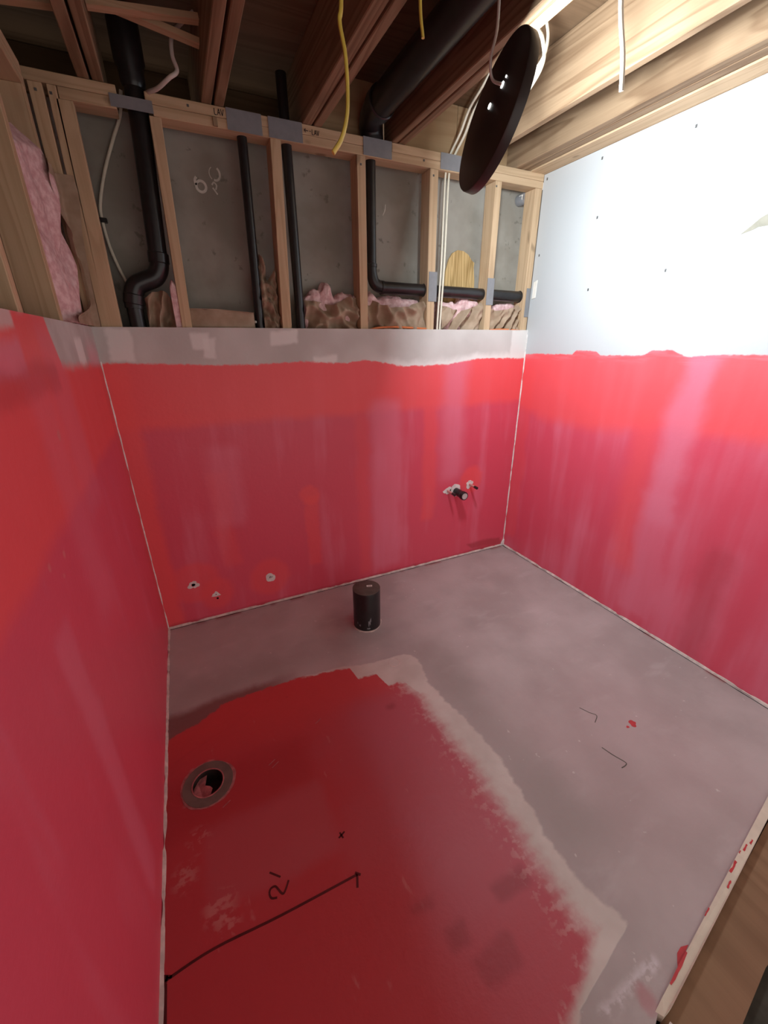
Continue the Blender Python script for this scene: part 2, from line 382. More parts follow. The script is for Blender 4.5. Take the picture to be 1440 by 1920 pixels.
def sweep(pts, rad, seg=16, flat=1.0, caps=True):
    P = [Vector(p) for p in pts]; R = rad if isinstance(rad, (list, tuple)) else [rad] * len(P)
    vs, fs = [], []; nrm = None
    for i, p in enumerate(P):
        t = (P[min(i + 1, len(P) - 1)] - P[max(i - 1, 0)]).normalized()
        if nrm is None: nrm = t.orthogonal().normalized()
        nrm = (nrm - t * nrm.dot(t)).normalized(); b = t.cross(nrm)
        for k in range(seg):
            a = 2 * math.pi * k / seg
            vs.append(p + R[i] * (math.cos(a) * nrm + flat * math.sin(a) * b))
    for i in range(len(P) - 1):
        for k in range(seg):
            k2 = (k + 1) % seg
            fs.append((i * seg + k, i * seg + k2, (i + 1) * seg + k2, (i + 1) * seg + k))
    if caps: fs.append(tuple(range(seg))); fs.append(tuple((len(P) - 1) * seg + k for k in range(seg)))
    return vs, fs
def tube(name, pts, rad, mat, parent=None, seg=16, flat=1.0):
    v, f = sweep(pts, rad, seg, flat); return new(name, v, f, mat, parent, smooth=True)
def prism(name, pts, d, mat, parent=None):             # flat outline (list of 3D points) thickened by vector d
    n = len(pts); P = [Vector(p) for p in pts]; d = Vector(d)
    vs = P + [p + d for p in P]
    fs = [tuple(range(n)), tuple(range(2 * n - 1, n - 1, -1))] + [(i, (i + 1) % n, n + (i + 1) % n, n + i) for i in range(n)]
    return new(name, vs, fs, mat, parent)
def stroke(name, lines, w, d, mat, parent, normal):    # hand-drawn strokes as thin ribbons
    vs, fs = [], []; nv = Vector(normal)
    for ln in lines:
        P = spline(ln, 5) if len(ln) > 2 else [Vector(p) for p in ln]
        b0 = len(vs)
        for i, p in enumerate(P):
            t = (P[min(i + 1, len(P) - 1)] - P[max(i - 1, 0)]).normalized(); s = t.cross(nv).normalized() * w / 2
            vs += [p - s, p + s, p + s + nv * d, p - s + nv * d]
        for i in range(len(P) - 1):
            a, b = b0 + 4 * i, b0 + 4 * i + 4
            for k in range(4): fs.append((a + k, a + (k + 1) % 4, b + (k + 1) % 4, b + k))
        fs.append((b0, b0 + 1, b0 + 2, b0 + 3)); e = b0 + 4 * (len(P) - 1); fs.append((e, e + 3, e + 2, e + 1))
    return new(name, vs, fs, mat, parent)
def ragged(cx, cz, r, seed, n=22, amp=.25, sx=1.0):    # ragged outline round a centre (2D)
    rn = random.Random(seed); ph = [rn.uniform(0, 6.3) for _ in range(4)]
    out = []
    for i in range(n):
        a = 2 * math.pi * i / n
        q = r * (1 + amp * (.5 * math.sin(2 * a + ph[0]) + .4 * math.sin(3 * a + ph[1]) + .3 * math.sin(5 * a + ph[2]) + rn.uniform(-.3, .3)))
        out.append((cx + q * math.cos(a) * sx, cz + q * math.sin(a)))
    return out
def ring(name, outer, inner, place, d, mat, parent=None):   # flat ring between two outlines; place(a, b) -> 3D
    n = len(outer); d = Vector(d)
    A = [Vector(place(*p)) for p in outer]; B = [Vector(place(*p)) for p in inner]
    vs = A + B + [p + d for p in A] + [p + d for p in B]; fs = []
    for i in range(n):
        j = (i + 1) % n
        fs += [(i, j, n + j, n + i), (2 * n + i, 3 * n + i, 3 * n + j, 2 * n + j), (i, 2 * n + i, 2 * n + j, j), (n + i, n + j, 3 * n + j, 3 * n + i)]
    return new(name, vs, fs, mat, parent)

# ------------------------------------------------------------------ the setting
TH = .0127
def sheet_with_hole(axes, rect, hole):                 # quads of a rectangle with one rectangular hole
    (a0, a1, b0, b1), (h0, h1, k0, k1) = rect, hole
    A, B = [a0, h0, h1, a1], [b0, k0, k1, b1]
    q = []
    for i in range(3):
        for j in range(3):
            if i == 1 and j == 1: continue
            q.append([(A[i], B[j]), (A[i + 1], B[j]), (A[i + 1], B[j + 1]), (A[i], B[j + 1])])
    vs, fs = [], []
    for c in q:
        fs.append(tuple(range(len(vs), len(vs) + 4))); vs += [axes(*p) for p in c]
    return vs, fs

# floor: membrane covered slab with a real drain opening, its edge cut at the doorway
DX, DY = .1405, -1.02
fv = [(0, 0), (W, 0), (W, -1.83), (1.905, -1.905), (1.068, -2.054), (1.03, -2.07), (1.03, -3.0), (0, -3.0)]
vs, fs = [], []
def quad(*p):
    fs.append(tuple(range(len(vs), len(vs) + len(p)))); vs.extend([(a, b, 0) for a, b in p])
h = .056
quad((0, 0), (W, 0), (W, DY + h), (0, DY + h))
quad((0, DY + h), (DX - h, DY + h), (DX - h, DY - h), (0, DY - h))
quad((DX + h, DY + h), (W, DY + h), (W, DY - h), (DX + h, DY - h))
quad((0, DY - h), (1.068, DY - h), (1.068, -2.054), (1.03, -2.07), (1.03, -3), (0, -3))
quad((1.068, DY - h), (W, DY - h), (W, -1.83), (1.905, -1.905), (1.068, -2.054))
# skirt of the board edge at the doorway
pp = [(W, -1.83), (1.905, -1.905), (1.068, -2.054), (1.03, -2.07), (1.03, -3)]
for a, b in zip(pp, pp[1:]):
    fs.append(tuple(range(len(vs), len(vs) + 4))); vs += [(*a, 0), (*b, 0), (*b, -.03), (*a, -.03)]
floor = new('floor', vs, fs, M['floor'], origin=(0, 0, 0))
tag(floor, 'grey cement skimmed bathroom floor with a red membrane field around the drain', 'floor', kind='structure')

hall = prism('floor_hall', [(1.035, -2.085, -.032), (1.05, -2.07, -.032), (1.81, -1.945, -.032), (W + .3, -1.86, -.032), (W + .3, -2.06, -.032), (1.40, -2.125, -.032), (1.04, -2.185, -.032)], (0, 0, -.018), M['ply'])
tag(hall, 'brown plywood subfloor beyond the pale edge strip at the doorway', 'floor', kind='structure')
base = box('floor_slab', -1, 3.4, -3.4, .4, -.09, -.06, M['slab'], bev=0)
tag(base, 'dark rough slab showing past the plywood in the bottom corner', 'floor', kind='structure')
edge = prism('trim_1', [(1.055, -2.054, 0), (1.09, -2.047, .004), (1.905, -1.902, .004), (W, -1.827, .004), (W, -1.85, .004), (1.905, -1.925, .004), (1.10, -2.066, .004), (1.066, -2.068, 0)], (0, 0, -.03), M['edge'])
tag(edge, 'pale cut edge strip of the floor board along the plywood, dabbed with red', 'edge strip', kind='structure')
for k, (a, b, c, d) in enumerate([(1.62, .03, .006, 0), (1.60, .012, .004, .006), (1.52, .05, .008, .004), (1.47, .03, .006, -.004), (1.345, .03, .005, .01), (1.13, .10, .007, .008), (1.66, .02, .006, -.006)]):
    t = (a - 1.068) / (1.896 - 1.068); y0 = -2.053 + t * .152 + d - .009
    rn = random.Random(k)
    pts = [(a + b * (i / 5) * .95, y0 + b * i / 5 * .18 + (c / 2 if True else 0) * rn.uniform(.3, 1)) for i in range(6)] + [(a + b * (i / 5) * .95, y0 + b * i / 5 * .18 - c / 2 * rn.uniform(.3, 1)) for i in range(5, -1, -1)]
    tag(prism('paint_dab', [(p[0], p[1], .0042) for p in pts], (0, 0, .0006), M['redspot'], edge), 'red membrane dab')

# back wall
hx, hz = .168, .238
v1, f1 = sheet_with_hole(lambda a, b: (a, 0, b), (0, W, 0, 1.525), (hx - .009, hx + .009, hz - .009, hz + .009))
n0 = len(v1)
for (a, b) in (((0, 1.525), (W, 1.525)), ((0, 0), (W, 0))):
    f1.append(tuple(range(len(v1), len(v1) + 4))); v1 += [(a[0], 0, a[1]), (b[0], 0, b[1]), (b[0], TH, b[1]), (a[0], TH, a[1])]
f1.append(tuple(range(len(v1), len(v1) + 4))); v1 += [(0, TH, 0), (W, TH, 0), (W, TH, 1.525), (0, TH, 1.525)]
f1.remove(f1[-1]); v1 = v1[:-4]
wall_back = new('wall_back', v1, f1, M['wall_back'], origin=(0, 0, 0))
tag(wall_back, 'half height back wall of red membrane board below open pale studs', 'wall', kind='structure')
v1 = boxv(hx - .012, hx + .012, .0005, .06, hz - .012, hz + .012)
new('pipe_hole', v1, [f for i, f in enumerate(BOXF) if i != 2], M['dark'], wall_back)

Y0, Y1 = .0135, .102
def stud(x0, x1, z1=2.26, dx=0, z0=1.0, y0=Y0, y1=Y1): return box('stud', x0, x1, y0, y1, z0, z1, M['wz'], wall_back, top=(dx, 0))
# z0 = 1.0: the posts run on behind the board
stud(.330, .371, dx=.026)
stud(.775, .820, dx=.034)
stud(1.199, 1.243, dx=.004)
stud(1.607, 1.655, dx=-.009)
stud(2.005, 2.047, dx=.004)
stud(2.294, 2.340)
stud(-.020, .022, 2.295, .012, y1=.05); stud(.0235, .0515, 2.295, .023, y1=.05); stud(.053, .104, 2.26, .012, y1=.05)
box('top_plate', .0765, .252, Y0, Y1, 2.2605, 2.2945, M['wx'], wall_back)
box('top_plate', .372, W, Y0, Y1, 2.2605, 2.2945, M['wx'], wall_back)
box('top_plate', -.10, .26, Y0, Y1, 2.2955, 2.330, M['wx'], wall_back)
box('top_plate', .352, 1.24, Y0, Y1, 2.2955, 2.330, M['wx'], wall_back)
box('top_plate', 1.385, W, Y0, Y1, 2.2955, 2.330, M['wx'], wall_back)
box('plate_block', .585, .603, .006, Y0 + .004, 2.262, 2.292, M['wz'], wall_back)
nz = []
for (x, z) in ((.012, 2.272), (.055, 2.270), (1.222, 2.225), (1.618, 2.232), (2.015, 2.235), (.50, 2.312), (1.56, 2.285)):
    nz.append(box('nail_head', x - .004, x + .004, Y0 - .002, Y0 + .002, z - .004, z + .004, M['steel'], wall_back, bev=0))

def letters(x, z, h, lines, name='pencil_lettering'):
    stroke(name, [[(x + a * h, Y0 - .0008, z + b * h) for a, b in ln] for ln in lines],   .0026, -.0006, M['pencil'], wall_back, (0, 1, 0))
LAV = [[(0, 1), (.0, .0)], [(0, .0), (.42, .0)], [(.55, .0), (.82, 1)], [(.82, 1), (1.08, .0)], [(.66, .36), (.98, .36)], [(1.2, 1), (1.46, .0)], [(1.46, 0), (1.74, 1)]]
letters(.596, 2.301, .020, LAV)
letters(.995, 2.298, .018, LAV)
letters(.960, 2.298, .018, [[(0, .6), (1.0, .55)], [(.35, .9), (0, .6)], [(0, .6), (.4, .25)], [(1.3, .6), (1.6, .56)]])

# left wall
v1 = boxv(-TH, 0, -3.0, 0, 0, 1.525)
wall_left = new('wall_left', v1, BOXF, M['wall_left'], origin=(0, 0, 0))
tag(wall_left, 'left wall of red membrane board below open studs and pink insulation', 'wall', kind='structure')
def lstud(y0, y1, dy=0, z1=2.26): return box('stud', -.102, -.0135, y0, y1, 1.0, z1, M['wz'], wall_left, top=(0, dy))
lstud(-.462, -.424, .004); lstud(-.045, -.004); lstud(-.875, -.837); lstud(-1.29, -1.25); lstud(-1.70, -1.66); lstud(-2.1, -2.06)
box('top_plate', -.102, -.0135, -3.0, .0, 2.2605, 2.2945, M['wy'], wall_left)
box('top_plate', -.102, -.0135, -3.0, -.006, 2.2955, 2.330, M['wy'], wall_left)

# right wall
wall_right = new('wall_right', boxv(W, W + TH, -2.3, .0130, 0, 2.325), BOXF, M['wall_right'], origin=(W, 0, 0))
tag(wall_right, 'right wall with white drywall above a red membrane wainscot', 'wall', kind='structure')
for (y, z) in ((-.396, 2.037), (-.815, 1.749), (-.809, 2.255), (-.412, 1.712), (-.369, 2.285), (-.02, 1.93), (-.012, 2.30)):
    box('drywall_screw', W - .0012, W + .003, y - .004, y + .004, z - .006, z + .006, M['steel'], wall_right, bev=0)
prism('paper_tear', [(W - .0004, y, z) for y, z in ((-1.080, 1.834), (-1.112, 1.858), (-1.135, 1.877), (-1.16, 1.888), (-1.26, 1.905), (-1.27, 1.85), (-1.20, 1.838), (-1.165, 1.847), (-1.135, 1.848), (-1.12, 1.842))], (-.0008, 0, 0), M['paper'], wall_right)['label'] = 'grey torn patch of board paper'
prism('paper_flap', [(W - .004, y, z) for y, z in ((-.004, 1.70), (-.03, 1.705), (-.032, 1.80), (-.006, 1.79))], (.002, -.004, 0), M['label'], wall_right)

# foundation behind the studs
wall_outer = box('wall_outer', -.6, W + .6, .160, .36, 0, 2.31, M['concrete'], bev=0)
tag(wall_outer, 'grey concrete foundation wall seen between the back studs', 'wall', kind='structure')
def arc(cx, cz, rx, rz, a0, a1, n=10): return [(cx + rx * math.cos(math.radians(a0 + (a1 - a0) * i / n)), .1597, cz + rz * math.sin(math.radians(a0 + (a1 - a0) * i / n))) for i in range(n + 1)]
stroke('chalk_mark', [arc(.585, 2.150, .020, .024, 250, 420)], .008, -.001, M['chalk'], wall_outer, (0, 1, 0))
stroke('chalk_mark', [arc(.583, 2.150, .022, .025, 120, 235)], .003, -.001, M['chalk'], wall_outer, (0, 1, 0))
stroke('chalk_mark', [arc(.520, 2.097, .020, .020, 150, 500), [(.500, .1597, 2.10), (.498, .1597, 2.118), (.505, .1597, 2.130)]], .010, -.001, M['chalk'], wall_outer, (0, 1, 0))
stroke('chalk_mark', [[(.566, .1597, 2.108), (.575, .1597, 2.118), (.585, .1597, 2.108), (.580, .1597, 2.092)], [(.568, .1597, 2.098), (.585, .1597, 2.075)]], .006, -.001, M['chalk'], wall_outer, (0, 1, 0))
stroke('chalk_mark', [[(1.418, .1597, 2.125), (1.415, .1597, 2.10), (1.402, .1597, 2.075)]], .005, -.001, M['chalk'], wall_outer, (0, 1, 0))
pat = [(1.795, 1.60), (1.797, 1.77), (1.803, 1.84), (1.82, 1.90), (1.845, 1.935), (1.88, 1.952), (1.92, 1.95), (1.955, 1.935), (1.985, 1.905), (2.003, 1.895), (2.0, 1.87), (2.012, 1.80), (2.014, 1.60)]
prism('plywood_patch', [(x, .159, z) for x, z in pat], (0, -.010, 0), M['plyz'], wall_outer)['label'] = 'yellow plywood patch with a rounded top'
wall_side = box('wall_outer_left', -.30, -.115, -3.2, .16, 0, 2.31, M['concrete'], bev=0)
tag(wall_side, 'shaded concrete behind the left wall studs', 'wall', kind='structure')

# doorway side: an unseen header, added to keep daylight off the joists
wf = box('shade_header_front', -.12, W + .1, -2.62, -2.50, 2.03, 2.57, M['edge'], bev=0)
tag(wf, 'unseen header added behind the camera to shade the ceiling', 'wall', kind='structure')

# ceiling: subfloor sheathing over doubled joists
JZ, JH = 2.3315, .236
ceiling = box('ceiling', -.7, 3.2, -3.2, .75, JZ + JH + .001, JZ + JH + .02, M['sheath'], bev=0)
tag(ceiling, 'open ceiling of wooden joists under dark subfloor sheathing', 'ceiling', kind='structure')
def joist(x0, x1, y0=-3.1, y1=.42, z0=JZ, mat=None): return box('joist', x0, x1, y0, y1, z0, JZ + JH, mat or M['jy'], ceiling, bev=.003)
for a, b in ((.145, .182), (.190, .226), (.552, .589), (.600, .635), (.954, .997), (1.006, 1.042)): joist(a, b)
joist(-.262, -.226); joist(-.218, -.182)
joist(1.383, 1.416, y1=.10); joist(1.421, 1.460, y1=.10)
joist(1.880, 1.915, y1=.10); joist(2.138, 2.186, y1=.10); joist(2.189, 2.238, y1=.10)
box('nailer', 2.244, W + .02, -3.1, .10, 2.327, 2.362, M['wy'], ceiling)
def rim(x0, x1, y): return box('rim_board', x0, x1, y, y + .03, JZ, JZ + JH, M['jx'], ceiling)
rim(1.462, 1.803, .103); rim(1.806, W + .1, .104); rim(1.044, 1.381, .103)
box('rim_board', -.7, 1.04, .43, .46, JZ, JZ + JH, M['sheath'], ceiling)  # darker than the other rims: shade of the unlit void put into the colour
def strip(a, b, w, d, name='bridging_strip'):
    a, b = Vector(a), Vector(b); t = (b - a).normalized(); s = Vector((0, 1, 0)) * w / 2; n = t.cross(Vector((0, 1, 0))) * d / 2
    vs = [p + i * s + j * n for p in (a, b) for i in (-1, 1) for j in (-1, 1)]
    return new(name, vs, [(0, 1, 3, 2), (4, 6, 7, 5), (0, 4, 5, 1), (2, 3, 7, 6), (0, 2, 6, 4), (1, 5, 7, 3)], M['wx'], ceiling)
strip((.228, -.22, 2.417), (.550, -.22, 2.453), .034, .016); strip((.228, -.17, 2.460), (.550, -.17, 2.416), .034, .016)
strip((-.18, -.22, 2.36), (.143, -.22, 2.396), .034, .016)

# ragged beads where the boards meet
def bead(name, p, q, w, nrm, mat, label, seed, gap=.25, d=.0022):
    p, q, nrm = Vector(p), Vector(q), Vector(nrm); L = (q - p).length; t = (q - p).normalized(); s = t.cross(nrm).normalized()
    n = int(L / .012); vs, fs = [], []
    for i in range(n + 1):
        k = i / n; c = p + (q - p) * k
        ww = w * max(.12, .2 + 1.15 * max(0, mnoise.noise((i * .13, seed, 0)) + .42) + .55 * abs(mnoise.noise((i * .6, seed, 3))) - gap * max(0, mnoise.noise((i * .21, seed, 6))) * 3)
        off = s * mnoise.noise((i * .2, seed, 9)) * w * .25
        vs += [c + off - s * ww / 2 + nrm * .0003, c + off + nrm * d, c + off + s * ww / 2 + nrm * .0003]
    for i in range(n):
        a = i * 3
        fs += [(a, a + 1, a + 4, a + 3), (a + 1, a + 2, a + 5, a + 4)]
    o = new(name, vs, fs, mat); return tag(o, label, 'filler bead', kind='structure')
dg = Vector((1, -1, 0)).normalized()
bead('trim_2', (.002, -.002, .0), (.002, -.002, 1.39), .0085, dg, M['caulk_w'], 'thin pale bead up the left back corner', 1)
bead('trim_3', (W - .002, -.002, .0), (W - .002, -.002, 1.50), .013, Vector((-1, -1, 0)).normalized(), M['caulk_w'], 'ragged white bead up the right back corner', 2)
bead('trim_4', (.0, -.004, .004), (W, -.004, .004), .021, Vector((0, -1, 1)).normalized(), M['caulk'], 'pale bead along the foot of the back wall', 3)
bead('trim_5', (W - .004, 0, .004), (W - .004, -1.83, .004), .022, Vector((-1, 0, 1)).normalized(), M['caulk'], 'pale bead along the foot of the right wall', 4)
bead('trim_6', (.004, 0, .004), (.004, -2.3, .004), .018, Vector((1, 0, 1)).normalized(), M['caulk'], 'pale bead along the foot of the left wall', 5)
for nm, a, b, lb in (('trim_7', (.0, -.016, .0006), (W, -.016, .0006), 'dark gap line on the floor before the back wall bead'), ('trim_8', (W - .016, 0, .0006), (W - .016, -1.83, .0006), 'dark gap line on the floor beside the right wall bead')):
    bead(nm, a, b, .0045, (0, 0, 1), M['dark'], lb, 11 if nm == 'trim_7' else 12, d=.0008)

cl = prism('trim_9', [(W - .001, -.001, .0), (W - .028, -.001, .0), (W - .020, -.001, .022), (W - .012, -.001, .040), (W - .001, -.001, .05)], (0, -.012, 0), M['caulk_w'])
tag(cl, 'white filler lump at the foot of the right back corner', 'filler bead', kind='structure')

# ------------------------------------------------------------------ lamp hanging from its cord
n = Vector((.94461, -.20453, -.25667)).normalized()
LC = Vector((1.2828, -.8616, 2.0945))
lamp = empty('ceiling_lamp', LC)
tag(lamp, 'round dark bronze disc lamp hanging edgewise by its cord, lit towards the right wall', 'ceiling lamp')
la = n.cross(Vector((0, 0, 1))).normalized(); lb = la.cross(n)      # lb points up along the disc
def LP(r, a, d): return LC + n * d + r * (math.cos(a) * la + math.sin(a) * lb)
def revolve(name, prof, mat, parent, seg=96, cap0=False, cap1=False):
    vs, fs = [], []
    for r, d in prof: vs += [LP(r, 2 * math.pi * k / seg, d) for k in range(seg)]
    for i in range(len(prof) - 1):
        for k in range(seg): fs.append((i * seg + k, i * seg + (k + 1) % seg, (i + 1) * seg + (k + 1) % seg, (i + 1) * seg + k))
    if cap0: fs.append(tuple(range(seg)))
    if cap1: fs.append(tuple((len(prof) - 1) * seg + k for k in range(seg)))
    return new(name, vs, fs, mat, parent, origin=LC, smooth=True)
revolve('housing', [(.185, 0), (.1895, .0015), (.191, .005), (.1905, .0295), (.186, .030), (.184, .02), (.02, .019)], M['lampblack'], lamp, cap0=True, cap1=True)
revolve('white_ring', [(.180, .021), (.180, .031), (.176, .033), (.160, .034), (.150, .033), (.150, .026), (.16, .022)], M['lampwhite'], lamp)
revolve('diffuser', [(.150, .0305), (.140, .0315)], M['lit'], lamp, cap0=False, cap1=True)
def face_disc(name, c, r, mat, th=.0015, seg=20, lab=None):
    c = Vector(c); c = c - n * (c - LC).dot(n)
    vs = [c - n * (th if j else .0002) + r * (math.cos(2 * math.pi * k / seg) * la + math.sin(2 * math.pi * k / seg) * lb) for j in (0, 1) for k in range(seg)]
    fs = [tuple(range(seg)), tuple(range(seg, 2 * seg))] + [(k, (k + 1) % seg, seg + (k + 1) % seg, seg + k) for k in range(seg)]
    o = new(name, vs, fs, mat, lamp, smooth=True)
    if lab: o['label'] = lab
    return o
H1, H2 = (1.288, -.906, 2.1487), (1.296, -.841, 2.1265)
face_disc('leak_hole', H1, .0078, M['leak'], lab='bright hole by the cord'); face_disc('leak_hole', H2, .0072, M['leak'], lab='bright hole in the back')
face_disc('leak_hole', (1.284, -.920, 2.162), .003, M['leak'])
cordp = [Vector(H1) - n * .0, Vector((1.2975, -.872, 2.170)) - n * .02, Vector((1.288, -.885, 2.205)) - n * .03, (1.270, -.885, 2.27), (1.271, -.885, 2.36), (1.283, -.885, 2.45), (1.29, -.885, 2.565)]
tube('cord', spline(cordp, 6), .0042, M['cord'], lamp, 10)
# ------------------------------------------------------------------ black drain pipes in the stud bays
def pipe_thing(name, loc, label, group='black drain pipes in the back wall'):
    return tag(empty(name, loc), label, 'pipe', group)
def hub(p, q, r, par): return tube('coupling', [p, Vector(p).lerp(Vector(q), .08), Vector(p).lerp(Vector(q), .92), q], [r * .93, r, r, r * .93], M['abs'], par, 24)
p1 = pipe_thing('drain_pipe', (.168, .06, 1.45), 'thick black drain pipe with an offset bend in the first back bay')
tube('pipe', [(.322, .06, 2.56), (.322, .06, 2.26), (.2965, .06, 1.80)], .036, M['abs'], p1, 28)
tube('elbow', spline([(.2965, .06, 1.82), (.294, .06, 1.765), (.270, .06, 1.725), (.225, .06, 1.705), (.190, .06, 1.685), (.172, .06, 1.645), (.168, .06, 1.60)], 6), .0375, M['abs'], p1, 28)
tube('pipe', [(.168, .06, 1.63), (.168, .06, 1.40)], .032, M['abs'], p1, 28)
hub((.2985, .06, 1.815), (.2955, .06, 1.775), .041, p1); hub((.176, .06, 1.655), (.168, .06, 1.615), .0405, p1)
tube('coupling', [(.322, .06, 2.345), (.322, .06, 2.36), (.322, .06, 2.40), (.322, .06, 2.42), (.322, .06, 2.56)], [.037, .043, .043, .052, .052], M['abs'], p1, 24)
p2 = pipe_thing('drain_pipe', (.688, .06, 1.4), 'slim straight black pipe left of the second stud, above folded kraft paper')
tube('pipe', [(.702, .06, 2.332), (.688, .06, 1.40)], .0205, M['abs'], p2, 24)
tag(new('pipe_stub_plug', *sweep([(.668, .045, 1.553), (.664, .038, 1.553)], [.006, .005], 10), M['label'], p2), 'small white plug')
p3 = pipe_thing('drain_pipe', (.892, .06, 1.4), 'slim straight black pipe just right of the second stud')
tube('pipe', [(.888, .06, 2.5), (.8935, .06, 1.40)], .0225, M['abs'], p3, 24)
p4 = pipe_thing('drain_pipe', (1.29, .06, 1.7), 'black pipe that drops beside the third stud and turns level to the right')
tube('pipe', [(1.293, .06, 2.33), (1.290, .06, 1.80)], .0240, M['abs'], p4, 24)
tube('elbow', spline([(1.290, .06, 1.835), (1.291, .06, 1.79), (1.303, .06, 1.752), (1.328, .06, 1.734), (1.36, .06, 1.729)], 6), [.026 + .004 * min(1, i / 16) for i in range(25)], M['abs'], p4, 24)
tube('pipe', [(1.35, .06, 1.7285), (2.318, .06, 1.716)], .0305, M['abs'], p4, 24)
hub((1.340, .06, 1.729), (1.356, .06, 1.7285), .0335, p4); hub((1.2905, .06, 1.835), (1.2905, .06, 1.818), .0285, p4); hub((2.29, .06, 1.7165), (2.33, .06, 1.716), .034, p4)
hub((1.60, .06, 1.7257), (1.622, .06, 1.7255), .0335, p4)
p5 = pipe_thing('waste_pipe', (1.30, .05, 2.34), 'wide black pipe running level between the ceiling joists', 'black drain pipes in the back wall')
tube('pipe', [(1.275, -3.0, 2.425), (1.275, -.04, 2.410)], .056, M['abs'], p5, 28)
tube('elbow', spline([(1.275, -.10, 2.411), (1.277, -.02, 2.408), (1.288, .040, 2.395), (1.300, .060, 2.365), (1.305, .066, 2.333)], 6), .054, M['abs'], p5, 28)
hub((1.275, -.12, 2.411), (1.275, -.07, 2.411), .063, p5)

# grey protector plates
def plate(x0, x1, z0, z1, label, y=.0105, dx=0):
    pts = [(x0, y, z0), (x1, y, z0), (x1 + dx, y, z1), (x0 + dx, y, z1)]
    o = prism('protector_plate', pts, (0, .0022, 0), M['plate']); return tag(o, label, 'plate', 'grey plates guarding the pipes')
plate(.234, .374, 2.2655, 2.303, 'narrow grey plate bridging the notch over the thick bent pipe')
plate(.640, .779, 2.2605, 2.331, 'grey plate on the top plate above the slim pipe with folded kraft below')
plate(.806, .951, 2.2615, 2.331, 'grey plate on the top plate just left of the pencilled arrow')
plate(1.236, 1.382, 2.2625, 2.3305, 'grey plate on the top plate under the wide ceiling pipe')
plate(1.655, 1.784, 2.2645, 2.3305, 'grey plate on the top plate partly behind the disc lamp')
plate(1.6085, 1.6605, 1.667, 1.811, 'upright grey plate on the stud beside the two white cables')
plate(2.005, 2.055, 1.660, 1.800, 'upright grey plate on the stud right of the plywood patch')
plate(2.308, 2.340, 1.600, 1.760, 'grey plate on the last stud against the drywall')

# ------------------------------------------------------------------ insulation
def kraft_sheet(x0, x1, top, par, seed, y=.035, amp=.02, freq=14, z0=1.48, skew=0):
    nx, nz_ = 64, 26; vs, fs = [], []
    for j in range(nz_ + 1):
        for i in range(nx + 1):
            a, b = i / nx, j / nz_
            x = x0 + (x1 - x0) * a
            zt = top(a) if callable(top) else top
            z = z0 + (zt - z0) * b
            r = abs(mnoise.noise((x * freq + z * 9 * (skew or .6), z * freq * .6 - x * 5, seed)))
            r2 = mnoise.noise((x * freq * 2.1, z * freq * 1.3, seed + 5))
            vs.append((x, y + amp * (3.4 * r - 1.0) + amp * .9 * r2 + .014 * (2 * a - 1) ** 2 + .02 * max(0, b - .8) , z + .006 * mnoise.noise((x * 30, b, seed + 8)) * b))
    for j in range(nz_):
        for i in range(nx):
            k = j * (nx + 1) + i; fs.append((k, k + 1, k + nx + 2, k + nx + 1))
    o = new('kraft_facing', vs, fs, M['kraft'], par, smooth=False)
    o.data.polygons.foreach_set('use_smooth', [True] * len(o.data.polygons))
    return o
def fluff(x0, x1, z0, top, par, seed, y0=.06, y1=.14, amp=.012):
    nx, ny, nz_ = 50, 10, 8; idx = {}; vs, fs = [], []
    def put(i, j, k):
        if (i, j, k) in idx: return idx[(i, j, k)]
        a, b, c = i / nx, j / ny, k / nz_; x = x0 + (x1 - x0) * a; y = y0 + (y1 - y0) * b
        zt = top(a) if callable(top) else top
        zt = zt + .008 - .02 * (2 * b - 1) ** 2 - .012 * (2 * a - 1) ** 6
        p = Vector((x, y, z0 + (zt - z0) * c))
        d = Vector([mnoise.fractal((p.x * 26 + o, p.y * 26, p.z * 26 + seed), 1, 2, 4) for o in (0, 17, 31)])
        d.x *= .4 if 2 < i < nx - 2 else 0.0
        idx[(i, j, k)] = len(vs); vs.append(p + d * amp * (1 if k else .2)); return idx[(i, j, k)]
    def face(*q): fs.append(tuple(put(*p) for p in q))
    for i in range(nx):
        for j in range(ny): face((i, j, nz_), (i + 1, j, nz_), (i + 1, j + 1, nz_), (i, j + 1, nz_))
        for k in range(nz_):
            face((i, 0, k), (i + 1, 0, k), (i + 1, 0, k + 1), (i, 0, k + 1)); face((i, ny, k), (i + 1, ny, k), (i + 1, ny, k + 1), (i, ny, k + 1))
    for j in range(ny):
        for k in range(nz_):
            face((0, j, k), (0, j + 1, k), (0, j + 1, k + 1), (0, j, k + 1)); face((nx, j, k), (nx, j + 1, k), (nx, j + 1, k + 1), (nx, j, k + 1))
    o = new('pink_fibre', vs, fs, M['fluff'], par); o.data.polygons.foreach_set('use_smooth', [True] * len(o.data.polygons)); return o
def interp(pts):
    def f(a):
        for (x0, y0), (x1, y1) in zip(pts, pts[1:]):
            if a <= x1: return y0 + (y1 - y0) * (a - x0) / max(1e-6, x1 - x0)
        return pts[-1][1]
    return f
def batt(x, label): return tag(empty('insulation_batt', (x, .08, 1.48)), label, 'insulation', 'insulation tucked behind the back wall board')
b = batt(.28, 'crumpled kraft insulation right of the thick bent pipe')
kraft_sheet(.212, .336, interp([(0, 1.640), (.3, 1.662), (.55, 1.672), (.75, 1.665), (1, 1.60)]), b, 1, .052, .028, 16)
fluff(.318, .343, 1.5, interp([(0, 1.68), (.5, 1.712), (1, 1.70)]), b, 2, .02, .06, .005)
b = batt(.54, 'flat folded flap of kraft insulation between first stud and slim pipe')
f = kraft_sheet(.378, .662, interp([(0, 1.604), (.5, 1.600), (1, 1.590)]), b, 3, .024, .003, 5)
